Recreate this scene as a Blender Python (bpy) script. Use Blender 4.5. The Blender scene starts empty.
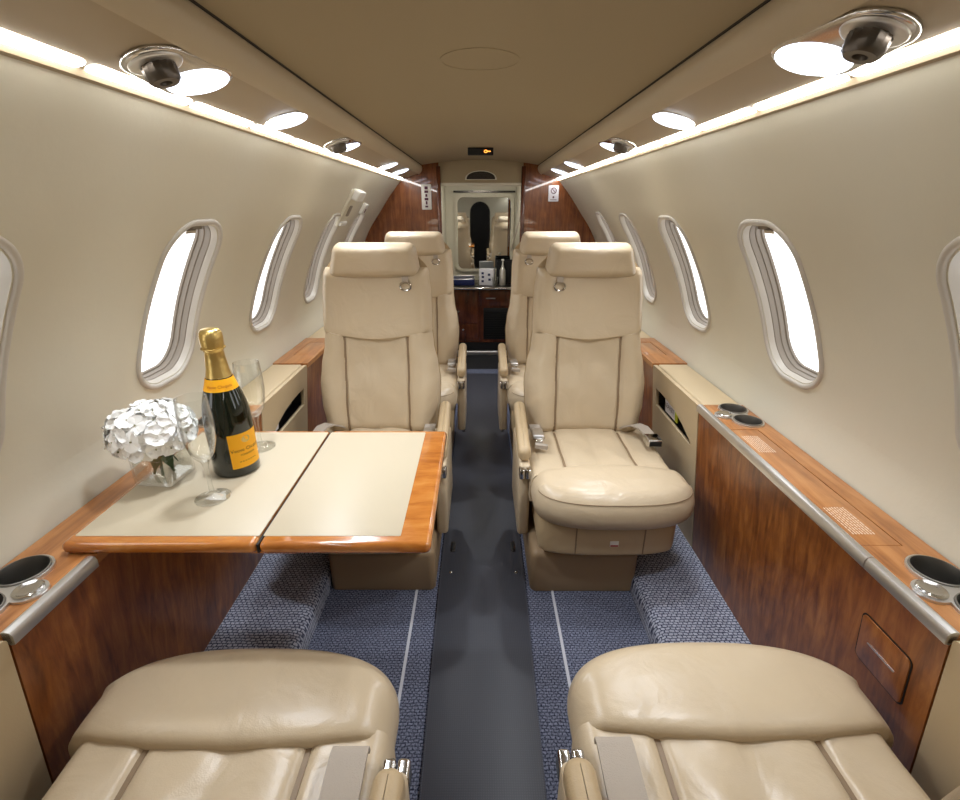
import bpy, bmesh, math, random
from mathutils import Vector, Matrix
from math import sin, cos, pi, sqrt, radians, atan2
random.seed(7)
sc = bpy.context.scene
COL = sc.collection

# ------------------------------------------------------------------ materials
def lin(c):
    r = []
    for v in c:
        v /= 255.0
        r.append(v / 12.92 if v <= 0.04045 else ((v + 0.055) / 1.055) ** 2.4)
    return (r[0], r[1], r[2], 1)

def nmat(name):
    m = bpy.data.materials.new(name); m.use_nodes = True
    nt = m.node_tree
    b = nt.nodes.get('Principled BSDF')
    return m, nt, b

def mat(name, col, rough=0.5, metal=0.0, spec=0.5, coat=0.0, bump=0.0, bscale=200.0, var=0.0, vscale=3.0, trans=0.0, ior=1.45):
    m, nt, b = nmat(name)
    b.inputs['Base Color'].default_value = lin(col)
    b.inputs['Roughness'].default_value = rough
    b.inputs['Metallic'].default_value = metal
    b.inputs['Specular IOR Level'].default_value = spec
    b.inputs['Coat Weight'].default_value = coat
    b.inputs['Coat Roughness'].default_value = 0.08
    b.inputs['Transmission Weight'].default_value = trans
    b.inputs['IOR'].default_value = ior
    tc = nt.nodes.new('ShaderNodeTexCoord')
    if var > 0:
        n = nt.nodes.new('ShaderNodeTexNoise'); n.inputs['Scale'].default_value = vscale; n.inputs['Detail'].default_value = 4
        nt.links.new(tc.outputs['Object'], n.inputs['Vector'])
        r = nt.nodes.new('ShaderNodeMapRange')
        r.inputs['To Min'].default_value = 1 - var; r.inputs['To Max'].default_value = 1 + var
        nt.links.new(n.outputs['Fac'], r.inputs['Value'])
        h = nt.nodes.new('ShaderNodeHueSaturation'); h.inputs['Color'].default_value = lin(col)
        nt.links.new(r.outputs['Result'], h.inputs['Value'])
        nt.links.new(h.outputs['Color'], b.inputs['Base Color'])
    if bump > 0:
        n2 = nt.nodes.new('ShaderNodeTexNoise'); n2.inputs['Scale'].default_value = bscale; n2.inputs['Detail'].default_value = 3
        nt.links.new(tc.outputs['Object'], n2.inputs['Vector'])
        bp = nt.nodes.new('ShaderNodeBump'); bp.inputs['Strength'].default_value = bump; bp.inputs['Distance'].default_value = 0.002
        nt.links.new(n2.outputs['Fac'], bp.inputs['Height'])
        nt.links.new(bp.outputs['Normal'], b.inputs['Normal'])
    return m

def leather(name, col, rough=0.38):
    m, nt, b = nmat(name)
    b.inputs['Base Color'].default_value = lin(col)
    b.inputs['Roughness'].default_value = rough
    b.inputs['Specular IOR Level'].default_value = 0.5
    tc = nt.nodes.new('ShaderNodeTexCoord')
    big = nt.nodes.new('ShaderNodeTexNoise'); big.inputs['Scale'].default_value = 9; big.inputs['Detail'].default_value = 3; big.inputs['Distortion'].default_value = 1.2
    nt.links.new(tc.outputs['Object'], big.inputs['Vector'])
    fine = nt.nodes.new('ShaderNodeTexVoronoi'); fine.inputs['Scale'].default_value = 420
    nt.links.new(tc.outputs['Object'], fine.inputs['Vector'])
    b1 = nt.nodes.new('ShaderNodeBump'); b1.inputs['Strength'].default_value = 0.35; b1.inputs['Distance'].default_value = 0.012
    nt.links.new(big.outputs['Fac'], b1.inputs['Height'])
    b2 = nt.nodes.new('ShaderNodeBump'); b2.inputs['Strength'].default_value = 0.12; b2.inputs['Distance'].default_value = 0.001
    nt.links.new(fine.outputs['Distance'], b2.inputs['Height'])
    nt.links.new(b1.outputs['Normal'], b2.inputs['Normal'])
    nt.links.new(b2.outputs['Normal'], b.inputs['Normal'])
    r = nt.nodes.new('ShaderNodeMapRange'); r.inputs['To Min'].default_value = 0.95; r.inputs['To Max'].default_value = 1.04
    nt.links.new(big.outputs['Fac'], r.inputs['Value'])
    h = nt.nodes.new('ShaderNodeHueSaturation'); h.inputs['Color'].default_value = lin(col)
    nt.links.new(r.outputs['Result'], h.inputs['Value']); nt.links.new(h.outputs['Color'], b.inputs['Base Color'])
    return m

def wood(name, dark, mid, light, grain, rough=0.25, coat=0.6):
    m, nt, b = nmat(name)
    tc = nt.nodes.new('ShaderNodeTexCoord')
    mp = nt.nodes.new('ShaderNodeMapping'); mp.inputs['Scale'].default_value = grain
    nt.links.new(tc.outputs['Object'], mp.inputs['Vector'])
    n = nt.nodes.new('ShaderNodeTexNoise'); n.inputs['Scale'].default_value = 1.0; n.inputs['Detail'].default_value = 6; n.inputs['Roughness'].default_value = 0.65; n.inputs['Distortion'].default_value = 0.6
    nt.links.new(mp.outputs['Vector'], n.inputs['Vector'])
    n3 = nt.nodes.new('ShaderNodeTexNoise'); n3.inputs['Scale'].default_value = 14; n3.inputs['Detail'].default_value = 3
    nt.links.new(tc.outputs['Object'], n3.inputs['Vector'])
    mx = nt.nodes.new('ShaderNodeMath'); mx.operation = 'MULTIPLY_ADD'; mx.inputs[1].default_value = 0.35
    nt.links.new(n3.outputs['Fac'], mx.inputs[0]); nt.links.new(n.outputs['Fac'], mx.inputs[2])
    cr = nt.nodes.new('ShaderNodeValToRGB')
    cr.color_ramp.elements[0].position = 0.45; cr.color_ramp.elements[0].color = lin(dark)
    cr.color_ramp.elements[1].position = 0.92; cr.color_ramp.elements[1].color = lin(light)
    e = cr.color_ramp.elements.new(0.68); e.color = lin(mid)
    nt.links.new(mx.outputs[0], cr.inputs['Fac'])
    nt.links.new(cr.outputs['Color'], b.inputs['Base Color'])
    b.inputs['Roughness'].default_value = rough
    b.inputs['Coat Weight'].default_value = coat; b.inputs['Coat Roughness'].default_value = 0.03
    return m

def carpet(name, scale, light, dark, mort=0.16, mix=0.45):
    m, nt, b = nmat(name)
    tc = nt.nodes.new('ShaderNodeTexCoord')
    ns = nt.nodes.new('ShaderNodeTexNoise'); ns.inputs['Scale'].default_value = 60
    nt.links.new(tc.outputs['Object'], ns.inputs['Vector'])
    va = nt.nodes.new('ShaderNodeVectorMath'); va.operation = 'MULTIPLY_ADD'
    va.inputs[1].default_value = (0.009, 0.009, 0.0)
    nt.links.new(ns.outputs['Color'], va.inputs[0]); nt.links.new(tc.outputs['Object'], va.inputs[2])
    br = nt.nodes.new('ShaderNodeTexBrick'); br.inputs['Scale'].default_value = scale
    br.inputs['Color1'].default_value = lin(light); br.inputs['Color2'].default_value = lin([c * 0.86 for c in light]); br.inputs['Mortar'].default_value = lin(dark)
    br.inputs['Mortar Size'].default_value = mort; br.inputs['Mortar Smooth'].default_value = 0.4
    br.inputs['Brick Width'].default_value = 1.25; br.inputs['Row Height'].default_value = 0.85
    nt.links.new(va.outputs[0], br.inputs['Vector'])
    n2 = nt.nodes.new('ShaderNodeTexNoise'); n2.inputs['Scale'].default_value = 230; n2.inputs['Detail'].default_value = 2
    nt.links.new(tc.outputs['Object'], n2.inputs['Vector'])
    cr = nt.nodes.new('ShaderNodeValToRGB')
    cr.color_ramp.elements[0].position = 0.4; cr.color_ramp.elements[0].color = lin(dark)
    cr.color_ramp.elements[1].position = 0.6; cr.color_ramp.elements[1].color = lin(light)
    nt.links.new(n2.outputs['Fac'], cr.inputs['Fac'])
    mx = nt.nodes.new('ShaderNodeMix'); mx.data_type = 'RGBA'; mx.inputs['Factor'].default_value = mix
    nt.links.new(br.outputs['Color'], mx.inputs[6]); nt.links.new(cr.outputs['Color'], mx.inputs[7])
    nt.links.new(mx.outputs[2], b.inputs['Base Color'])
    b.inputs['Roughness'].default_value = 0.95; b.inputs['Specular IOR Level'].default_value = 0.1
    bp = nt.nodes.new('ShaderNodeBump'); bp.inputs['Strength'].default_value = 0.6; bp.inputs['Distance'].default_value = 0.003
    nt.links.new(mx.outputs[2], bp.inputs['Height']); nt.links.new(bp.outputs['Normal'], b.inputs['Normal'])
    return m

def emit(name, col, strength):
    m, nt, b = nmat(name)
    b.inputs['Base Color'].default_value = lin(col)
    b.inputs['Emission Color'].default_value = lin(col)
    b.inputs['Emission Strength'].default_value = strength
    return m

def thin_glass(name):
    m, nt, b = nmat(name)
    nt.nodes.remove(b)
    out = [n for n in nt.nodes if n.type == 'OUTPUT_MATERIAL'][0]
    t = nt.nodes.new('ShaderNodeBsdfTransparent'); g = nt.nodes.new('ShaderNodeBsdfGlossy'); g.inputs['Roughness'].default_value = 0.02
    mx = nt.nodes.new('ShaderNodeMixShader'); mx.inputs[0].default_value = 0.05
    nt.links.new(t.outputs[0], mx.inputs[1]); nt.links.new(g.outputs[0], mx.inputs[2])
    nt.links.new(mx.outputs[0], out.inputs['Surface'])
    return m

def clear_glass(name, lo, hi):
    m, nt, b = nmat(name)
    nt.nodes.remove(b)
    out = [n for n in nt.nodes if n.type == 'OUTPUT_MATERIAL'][0]
    t = nt.nodes.new('ShaderNodeBsdfTransparent'); t.inputs['Color'].default_value = (.985, .99, .985, 1)
    g = nt.nodes.new('ShaderNodeBsdfGlossy'); g.inputs['Roughness'].default_value = 0.02
    lw = nt.nodes.new('ShaderNodeLayerWeight'); lw.inputs['Blend'].default_value = .5
    pw = nt.nodes.new('ShaderNodeMath'); pw.operation = 'POWER'; pw.inputs[1].default_value = 2.2
    mr = nt.nodes.new('ShaderNodeMapRange'); mr.inputs['To Min'].default_value = lo; mr.inputs['To Max'].default_value = hi
    mx = nt.nodes.new('ShaderNodeMixShader')
    nt.links.new(lw.outputs['Facing'], pw.inputs[0]); nt.links.new(pw.outputs[0], mr.inputs['Value']); nt.links.new(mr.outputs['Result'], mx.inputs[0])
    nt.links.new(t.outputs[0], mx.inputs[1]); nt.links.new(g.outputs[0], mx.inputs[2]); nt.links.new(mx.outputs[0], out.inputs['Surface'])
    return m

def rubber(name):
    m, nt, b = nmat(name)
    tc = nt.nodes.new('ShaderNodeTexCoord')
    v = nt.nodes.new('ShaderNodeTexVoronoi'); v.inputs['Scale'].default_value = 190; v.inputs['Randomness'].default_value = 0.0
    nt.links.new(tc.outputs['Object'], v.inputs['Vector'])
    cr = nt.nodes.new('ShaderNodeValToRGB')
    cr.color_ramp.elements[0].position = 0.25; cr.color_ramp.elements[0].color = lin((78, 80, 90))
    cr.color_ramp.elements[1].position = 0.6; cr.color_ramp.elements[1].color = lin((52, 53, 60))
    nt.links.new(v.outputs['Distance'], cr.inputs['Fac']); nt.links.new(cr.outputs['Color'], b.inputs['Base Color'])
    bp = nt.nodes.new('ShaderNodeBump'); bp.inputs['Strength'].default_value = 0.4; bp.inputs['Distance'].default_value = 0.001; bp.invert = True
    nt.links.new(v.outputs['Distance'], bp.inputs['Height']); nt.links.new(bp.outputs['Normal'], b.inputs['Normal'])
    b.inputs['Roughness'].default_value = 0.5
    return m

M = dict(
    wall=mat('cream_wall_liner', (213, 207, 188), 0.6, bump=0.12, bscale=90, var=0.015, vscale=14),
    ceil=mat('beige_headliner', (158, 142, 112), 0.75, bump=0.08, bscale=260),
    beam=mat('beige_beam_leather', (186, 170, 142), 0.5, bump=0.1, bscale=300),
    panel=mat('beige_overhead_panel', (170, 153, 126), 0.5),
    gap=mat('dark_gap', (40, 32, 24), 0.8),
    leather=leather('cream_leather', (194, 175, 146), 0.33),
    leather2=leather('tan_leather', (180, 157, 122), 0.45),
    pipe=mat('taupe_piping', (132, 110, 84), 0.5),
    plinth=mat('tan_plinth', (150, 126, 96), 0.5),
    side=mat('beige_side_panel', (196, 176, 142), 0.5, bump=0.08, bscale=300),
    woodp=wood('mahogany_panel', (92, 45, 13), (138, 79, 31), (172, 110, 52), (44, 44, 4.0), 0.36, 0.3),
    woodw=wood('polished_partition_wood', (78, 34, 10), (122, 66, 28), (150, 90, 46), (44, 44, 4.0), 0.22, 1.0),
    woodt=wood('mahogany_top_lit', (136, 82, 40), (174, 114, 62), (198, 142, 88), (40, 3.5, 40), 0.35, 0.4),  # same mahogany as the panels, paler to paint in the light on top
    woodx=wood('golden_table_wood', (150, 84, 32), (186, 114, 48), (206, 142, 72), (6, 30, 30), 0.2, 0.9),
    woodd=wood('dark_galley_wood', (50, 20, 8), (92, 44, 20), (118, 64, 32), (30, 30, 3)),
    tabletop=mat('table_leather', (192, 179, 154), 0.4, bump=0.06, bscale=400),
    metal=mat('brushed_metal', (216, 215, 213), 0.38, 1.0),
    chrome=mat('chrome', (205, 203, 200), 0.14, 1.0),
    liner=mat('cup_liner_metal', (150, 147, 142), 0.4, 1.0),
    noz=mat('grey_nozzle_metal', (100, 93, 86), 0.3, 0.9),
    dmetal=mat('dark_metal', (70, 66, 62), 0.3, 0.9),
    black=mat('black', (14, 14, 16), 0.6),
    mat=mat('black_floor_mat', (22, 22, 25), 0.7),
    white=mat('white_plastic', (228, 226, 220), 0.4),
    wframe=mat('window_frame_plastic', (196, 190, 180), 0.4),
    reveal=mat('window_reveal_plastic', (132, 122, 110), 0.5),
    shade=mat('window_shade', (140, 130, 116), 0.6),
    glass=clear_glass('clear_glass', .035, .95),
    water=clear_glass('water', .03, .4),
    pane=thin_glass('thin_pane_glass'),
    led=emit('led_diffuser', (255, 253, 249), 16.0),
    lens=emit('lamp_lens', (226, 236, 255), 2.6),
    bottle=mat('dark_green_glass', (8, 18, 8), 0.06, spec=0.6, coat=0.5),
    foil=mat('gold_foil', (206, 176, 108), 0.3, 0.9, bump=0.5, bscale=120),
    label=mat('yellow_label', (250, 178, 18), 0.5),
    ink=mat('dark_ink', (70, 40, 20), 0.6),
    inkr=mat('red_ink', (170, 60, 20), 0.6),
    petal=mat('white_petal', (250, 249, 246), 0.6),
    pist=mat('flower_centre', (120, 120, 70), 0.6),
    stem=mat('green_stem', (70, 92, 50), 0.5),
    carpet=carpet('blue_grey_carpet', 100, (130, 134, 152), (36, 39, 56), 0.20, 0.42),
    carpetl=carpet('blue_grey_ledge_carpet', 88, (180, 183, 197), (42, 46, 68), 0.17, 0.22),
    stripe=mat('pale_carpet_stripe', (190, 190, 196), 0.9),
    rubber=rubber('charcoal_rubber'),
    strap=mat('grey_webbing', (168, 156, 142), 0.7, bump=0.4, bscale=500),
    mirror=mat('mirror', (225, 228, 228), 0.02, 1.0),
    notice=mat('white_print', (226, 204, 180), 0.6),
    plum=mat('plum_print', (84, 30, 58), 0.5),
    blue=mat('navy_tray', (34, 44, 92), 0.3),
    paper=mat('white_paper', (226, 226, 234), 0.6),
    lime=mat('lime_edge', (196, 205, 40), 0.5),
    red=mat('red_print', (170, 40, 48), 0.5),
    orange=emit('orange_symbol', (255, 150, 60), 2.5),
)

# ------------------------------------------------------------------ mesh builder
class MB:
    def __init__(s): s.v = []; s.f = []
    def add(s, vs, fs):
        o = len(s.v); s.v += [tuple(p) for p in vs]; s.f += [tuple(i + o for i in f) for f in fs]; return s
    def loft(s, loops, cap0=True, cap1=True, closed=True):
        n = len(loops[0]); vs = [p for L in loops for p in L]; fs = []
        for i in range(len(loops) - 1):
            for j in range(n if closed else n - 1):
                k = (j + 1) % n
                fs.append((i * n + j, i * n + k, (i + 1) * n + k, (i + 1) * n + j))
        if cap0: fs.append(tuple(range(n)))
        if cap1: fs.append(tuple((len(loops) - 1) * n + j for j in range(n)))
        return s.add(vs, fs)
    def box(s, x0, x1, y0, y1, z0, z1):
        vs = [(x, y, z) for z in (z0, z1) for y in (y0, y1) for x in (x0, x1)]
        return s.add(vs, [(0, 1, 3, 2), (4, 5, 7, 6), (0, 1, 5, 4), (2, 3, 7, 6), (0, 2, 6, 4), (1, 3, 7, 5)])
    def pad(s, outline, h0, h1, rb=0.0, rt=0.0, crown=0.0, f=None, k=5, bevel_scale=1.0):
        """outline: closed 2D loop; raised between h0 and h1 with rounded edges; f maps (p,q,h) to 3D"""
        f = f or (lambda p, q, h: (p, q, h))
        n = len(outline)
        area = sum(outline[i][0] * outline[(i + 1) % n][1] - outline[(i + 1) % n][0] * outline[i][1] for i in range(n))
        if area < 0: outline = outline[::-1]
        cx = sum(p[0] for p in outline) / n; cy = sum(p[1] for p in outline) / n
        nr = []
        for i in range(n):
            a = outline[i - 1]; b = outline[(i + 1) % n]
            dx, dy = b[0] - a[0], b[1] - a[1]; l = math.hypot(dx, dy) or 1
            nr.append((dy / l, -dx / l))
        def ins(d): return [(p[0] - q[0] * d, p[1] - q[1] * d) for p, q in zip(outline, nr)]
        L = []
        if rb > 0:
            for i in range(k): 
                a = i / k * pi / 2; L.append((ins(rb * (1 - sin(a))), h0 + rb * (1 - cos(a))))
        L.append((outline, h0 + rb)); L.append((outline, h1 - rt))
        if rt > 0:
            for i in range(1, k + 1):
                a = i / k * pi / 2; L.append((ins(rt * (1 - cos(a))), h1 - rt + rt * sin(a)))
        base = L[-1][0]
        if crown:
            for t in (0.9, 0.75, 0.55, 0.3, 0.08):
                L.append(([(cx + (p[0] - cx) * t, cy + (p[1] - cy) * t) for p in base], h1 + crown * (1 - t * t)))
        loops = [[f(p[0], p[1], h) for p in O] for O, h in L]
        return s.loft(loops)
    def rbox(s, x0, x1, y0, y1, z0, z1, r=0.004, rt=None, rb=None):
        return s.pad(rrect(x0, x1, y0, y1, r), z0, z1, r * .9 if rb is None else rb, r * .9 if rt is None else rt, k=3)
    def lathe(s, prof, c=(0, 0, 0), n=32, caps=(False, False), a0=0, a1=2 * pi):
        full = abs(a1 - a0 - 2 * pi) < 1e-6
        m = n if full else n + 1
        loops = [[(c[0] + r * cos(a0 + (a1 - a0) * j / n), c[1] + r * sin(a0 + (a1 - a0) * j / n), c[2] + z) for j in range(m)] for r, z in prof]
        return s.loft(loops, caps[0], caps[1], full)
    def tube(s, path, r, n=8, closed=False):
        P = [Vector(p) for p in path]; L = []
        up = Vector((0, 0, 1))
        for i, p in enumerate(P):
            if closed: t = P[(i + 1) % len(P)] - P[i - 1]
            else: t = P[min(i + 1, len(P) - 1)] - P[max(i - 1, 0)]
            t.normalize()
            u = up if abs(t.z) < 0.95 else Vector((1, 0, 0))
            a = t.cross(u).normalized(); b = t.cross(a).normalized()
            L.append([tuple(p + a * r * cos(2 * pi * j / n) + b * r * sin(2 * pi * j / n)) for j in range(n)])
        if closed: L.append(L[0]); return s.loft(L, False, False)
        return s.loft(L)
    def ribbon(s, path, w, th, side=(1, 0, 0)):
        """flat strap following path; side = width direction"""
        S = Vector(side).normalized(); P = [Vector(p) for p in path]; L = []
        for i, p in enumerate(P):
            t = (P[min(i + 1, len(P) - 1)] - P[max(i - 1, 0)]).normalized(); nn = t.cross(S).normalized()
            L.append([tuple(p + S * a * w / 2 + nn * b * th / 2) for a, b in ((-1, -1), (1, -1), (1, 1), (-1, 1))])
        return s.loft(L)
    def grid(s, rows):
        n = len(rows[0]); vs = [p for R in rows for p in R]
        return s.add(vs, [(i * n + j, i * n + j + 1, (i + 1) * n + j + 1, (i + 1) * n + j) for i in range(len(rows) - 1) for j in range(n - 1)])
    def shell(s, front, back):
        """two grids of the same size, closed along their borders"""
        s.grid(front); s.grid(back)
        def border(g): return g[0] + [r[-1] for r in g[1:]] + g[-1][-2::-1] + [r[0] for r in g[-2:0:-1]]
        return s.loft([border(front), border(back)], False, False)
    def holed(s, outer, holes, h0, h1, f, sides=True):
        bm = bmesh.new()
        def loop(pts):
            vs = [bm.verts.new((p[0], p[1], 0)) for p in pts]
            for i in range(len(vs)): bm.edges.new((vs[i - 1], vs[i]))
        loop(outer)
        for h in holes: loop(h)
        bmesh.ops.triangle_fill(bm, use_beauty=True, use_dissolve=False, edges=bm.edges[:])
        bm.verts.ensure_lookup_table()
        vs = [(v.co.x, v.co.y) for v in bm.verts]; fs = [tuple(v.index for v in fc.verts) for fc in bm.faces]
        bm.free()
        s.add([f(p[0], p[1], h1) for p in vs], fs)
        s.add([f(p[0], p[1], h0) for p in vs], fs)
        if sides:
            for L in [outer] + list(holes):
                s.loft([[f(p[0], p[1], h0) for p in L], [f(p[0], p[1], h1) for p in L]], False, False)
        return s
    def mirror(s): s.v = [(-x, y, z) for x, y, z in s.v]; return s
    def xf(s, m): s.v = [tuple(m @ Vector(p)) for p in s.v]; return s
    def build(s, name, m, parent=None, world=False, angle=38, weld=True):
        off = Vector((0, 0, 0))
        if world and parent is not None:
            p = parent
            while p is not None: off += p.location; p = p.parent
        me = bpy.data.meshes.new(name)
        me.from_pydata([(x - off.x, y - off.y, z - off.z) for x, y, z in s.v], [], s.f)
        bm = bmesh.new(); bm.from_mesh(me)
        if weld: bmesh.ops.remove_doubles(bm, verts=bm.verts, dist=1e-6)
        bmesh.ops.recalc_face_normals(bm, faces=bm.faces)
        bm.to_mesh(me); bm.free()
        me.shade_smooth(); me.set_sharp_from_angle(angle=radians(angle))
        me.materials.append(m)
        o = bpy.data.objects.new(name, me); COL.objects.link(o)
        if parent is not None: o.parent = parent
        return o

def rrect(x0, x1, y0, y1, r, n=5):
    r = min(r, (x1 - x0) / 2 - 1e-5, (y1 - y0) / 2 - 1e-5)
    P = []
    for cx, cy, a in ((x1 - r, y1 - r, 0), (x0 + r, y1 - r, 90), (x0 + r, y0 + r, 180), (x1 - r, y0 + r, 270)):
        for i in range(n + 1):
            t = radians(a + 90 * i / n); P.append((cx + r * cos(t), cy + r * sin(t)))
    return P

def rpoly(pts, r, n=5):
    P = []; m = len(pts)
    for i in range(m):
        a, b, c = Vector(pts[i - 1]), Vector(pts[i]), Vector(pts[(i + 1) % m])
        u = (a - b); v = (c - b); rr = min(r, u.length * .45, v.length * .45)
        p0 = b + u.normalized() * rr; p1 = b + v.normalized() * rr
        for k in range(n + 1):
            t = k / n; q = p0 * (1 - t) ** 2 + b * 2 * t * (1 - t) + p1 * t * t
            P.append((q.x, q.y))
    return P

def circ(cx, cy, r, n=28): return [(cx + r * cos(2 * pi * i / n), cy + r * sin(2 * pi * i / n)) for i in range(n)]

def tag(o, label, cat, group=None, kind=None):
    o['label'] = label; o['category'] = cat
    if group: o['group'] = group
    if kind: o['kind'] = kind
    return o
def thing(name, label, cat, loc=(0, 0, 0), group=None, rz=0):
    o = bpy.data.objects.new(name, None); COL.objects.link(o); o.location = loc; o.rotation_euler = (0, 0, rz)
    o.empty_display_size = 0.05
    return tag(o, label, cat, group)
def struct(o): o['kind'] = 'structure'; return o

def text_mesh(body, size):
    c = bpy.data.curves.new('t', 'FONT'); c.body = body; c.size = size; c.align_x = 'CENTER'; c.align_y = 'CENTER'; c.resolution_u = 2
    o = bpy.data.objects.new('t', c); COL.objects.link(o)
    dg = bpy.context.evaluated_depsgraph_get(); me = bpy.data.meshes.new_from_object(o.evaluated_get(dg))
    vs = [tuple(v.co) for v in me.vertices]; fs = [tuple(p.vertices) for p in me.polygons]
    bpy.data.objects.remove(o); bpy.data.curves.remove(c); bpy.data.meshes.remove(me)
    return vs, fs

# ------------------------------------------------------------------ the cabin shell
Y0, Y1 = -1.30, 3.72
CTRL = [(.553, 1.364), (.605, 1.276), (.667, 1.16), (.73, 1.055), (.783, .95), (.825, .84), (.846, .755), (.848, .68), (.832, .61), (.815, .45), (.80, .25), (.79, -.03)]
def catmull(P, n=14):
    out = []
    for i in range(len(P) - 1):
        p0 = P[max(i - 1, 0)]; p1 = P[i]; p2 = P[i + 1]; p3 = P[min(i + 2, len(P) - 1)]
        for k in range(n):
            t = k / n
            out.append(tuple(0.5 * (2 * b + (c - a) * t + (2 * a - 5 * b + 4 * c - d) * t * t + (3 * b - a - 3 * c + d) * t ** 3) for a, b, c, d in zip(p0, p1, p2, p3)))
    out.append(P[-1]); return out
PR = catmull(CTRL)
SL = [0]
for a, b in zip(PR, PR[1:]): SL.append(SL[-1] + math.hypot(b[0] - a[0], b[1] - a[1]))
STOT = SL[-1]
def prof(s):
    s = min(max(s, 0), STOT)
    for i in range(len(SL) - 1):
        if SL[i + 1] >= s:
            t = (s - SL[i]) / (SL[i + 1] - SL[i] + 1e-12)
            return PR[i][0] + (PR[i + 1][0] - PR[i][0]) * t, PR[i][1] + (PR[i + 1][1] - PR[i][1]) * t
    return PR[-1]
def pnorm(s):
    a = prof(max(s - .01, 0)); b = prof(min(s + .01, STOT)); dx, dz = b[0] - a[0], b[1] - a[1]; l = math.hypot(dx, dz)
    return (-dz / l, dx / l)          # outward
def s_at_z(z):
    for i in range(len(PR) - 1):
        if PR[i][1] >= z >= PR[i + 1][1]: return SL[i]
SC = (s_at_z(1.167) + s_at_z(.757)) / 2
HW, HH, RC = .113, .213, .083          # window opening half sizes
WY = [.64, 1.25, 1.87, 2.47, 3.09]
CELL = .31
def wpt(y, s, d, sg):
    x, z = prof(s); n = pnorm(s)
    g = min(max((y - 1.9) / (Y1 - 1.9), 0), 1); g = g * g * (3 - 2 * g)
    x += .058 * g * sin(pi * min(max(s / s_at_z(.60), 0), 1))
    return (sg * (x + n[0] * d), y, z + n[1] * d)

def hole_loop(yc, grow=0.0, n=14):
    L = []
    for cx, cy, a in ((HW - RC, HH - RC, 0), (-HW + RC, HH - RC, 90), (-HW + RC, -HH + RC, 180), (HW - RC, -HH + RC, 270)):
        for i in range(n):
            t = radians(a + 90 * i / (n - 1)); L.append((yc + cx + (RC + grow) * cos(t), SC + cy + (RC + grow) * sin(t)))
    out = []
    for i, p in enumerate(L):
        out.append(p)
        if i % n == n - 1:
            q = L[(i + 1) % len(L)]; m = 10 if abs(q[1] - p[1]) > abs(q[0] - p[0]) else 4
            out += [(p[0] + (q[0] - p[0]) * k / m, p[1] + (q[1] - p[1]) * k / m) for k in range(1, m)]
    return out
def wall(sg, name):
    mb = MB()
    ys = [Y0] + [Y0 + (WY[0] - CELL - Y0) * i / 4 for i in range(1, 4)] + [WY[0] - CELL]
    S = [STOT * i / 60 for i in range(61)]
    mb.grid([[wpt(y, s, 0, sg) for s in S] for y in ys])
    mb.grid([[wpt(y, s, 0, sg) for s in S] for y in (WY[-1] + CELL, Y1)])
    for i, yc in enumerate(WY):
        ya = yc - CELL if i == 0 else (WY[i - 1] + yc) / 2
        yb = yc + CELL if i == len(WY) - 1 else (yc + WY[i + 1]) / 2
        # the cell's own outer boundary, one point along each ray from the window's centre
        H = hole_loop(yc)
        O = []
        for (y, s) in H:
            dy, ds = y - yc, s - SC
            k = 1e9
            if dy > 1e-9: k = min(k, (yb - yc) / dy)
            if dy < -1e-9: k = min(k, (ya - yc) / dy)
            if ds > 1e-9: k = min(k, (SC + .27 - SC) / ds)
            if ds < -1e-9: k = min(k, -.27 / ds)
            O.append((yc + dy * k, SC + ds * k))
        rows = []
        for j in range(7):
            t = j / 6
            rows.append([(a[0] + (b[0] - a[0]) * t, a[1] + (b[1] - a[1]) * t) for a, b in zip(H, O)])
        mb.loft([[wpt(y, s, 0, sg) for y, s in R] for R in rows], False, False)
        # fill the four corners between ray ends and the rectangle
        cor = [(yb, SC + .27), (ya, SC + .27), (ya, SC - .27), (yb, SC - .27)]
        nn = len(O)
        for a in range(nn):
            p, q = O[a], O[(a + 1) % nn]
            if abs(p[0] - q[0]) > 1e-7 and abs(p[1] - q[1]) > 1e-7:
                c = min(cor, key=lambda c: abs(c[0] - p[0]) + abs(c[1] - p[1]) + abs(c[0] - q[0]) + abs(c[1] - q[1]))
                mb.add([wpt(*p, 0, sg), wpt(*c, 0, sg), wpt(*q, 0, sg)], [(0, 1, 2)])
        Sa = [(SC - .27) * k / 12 for k in range(13)]; Sb = [SC + .27 + (STOT - SC - .27) * k / 16 for k in range(17)]
        for SS in (Sa, Sb): mb.grid([[wpt(y, s, 0, sg) for s in SS] for y in (ya, yb)])
    return struct(mb.build(name, M['wall'], weld=True, angle=60))
wall(-1, 'wall_left'); wall(1, 'wall_right')

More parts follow.
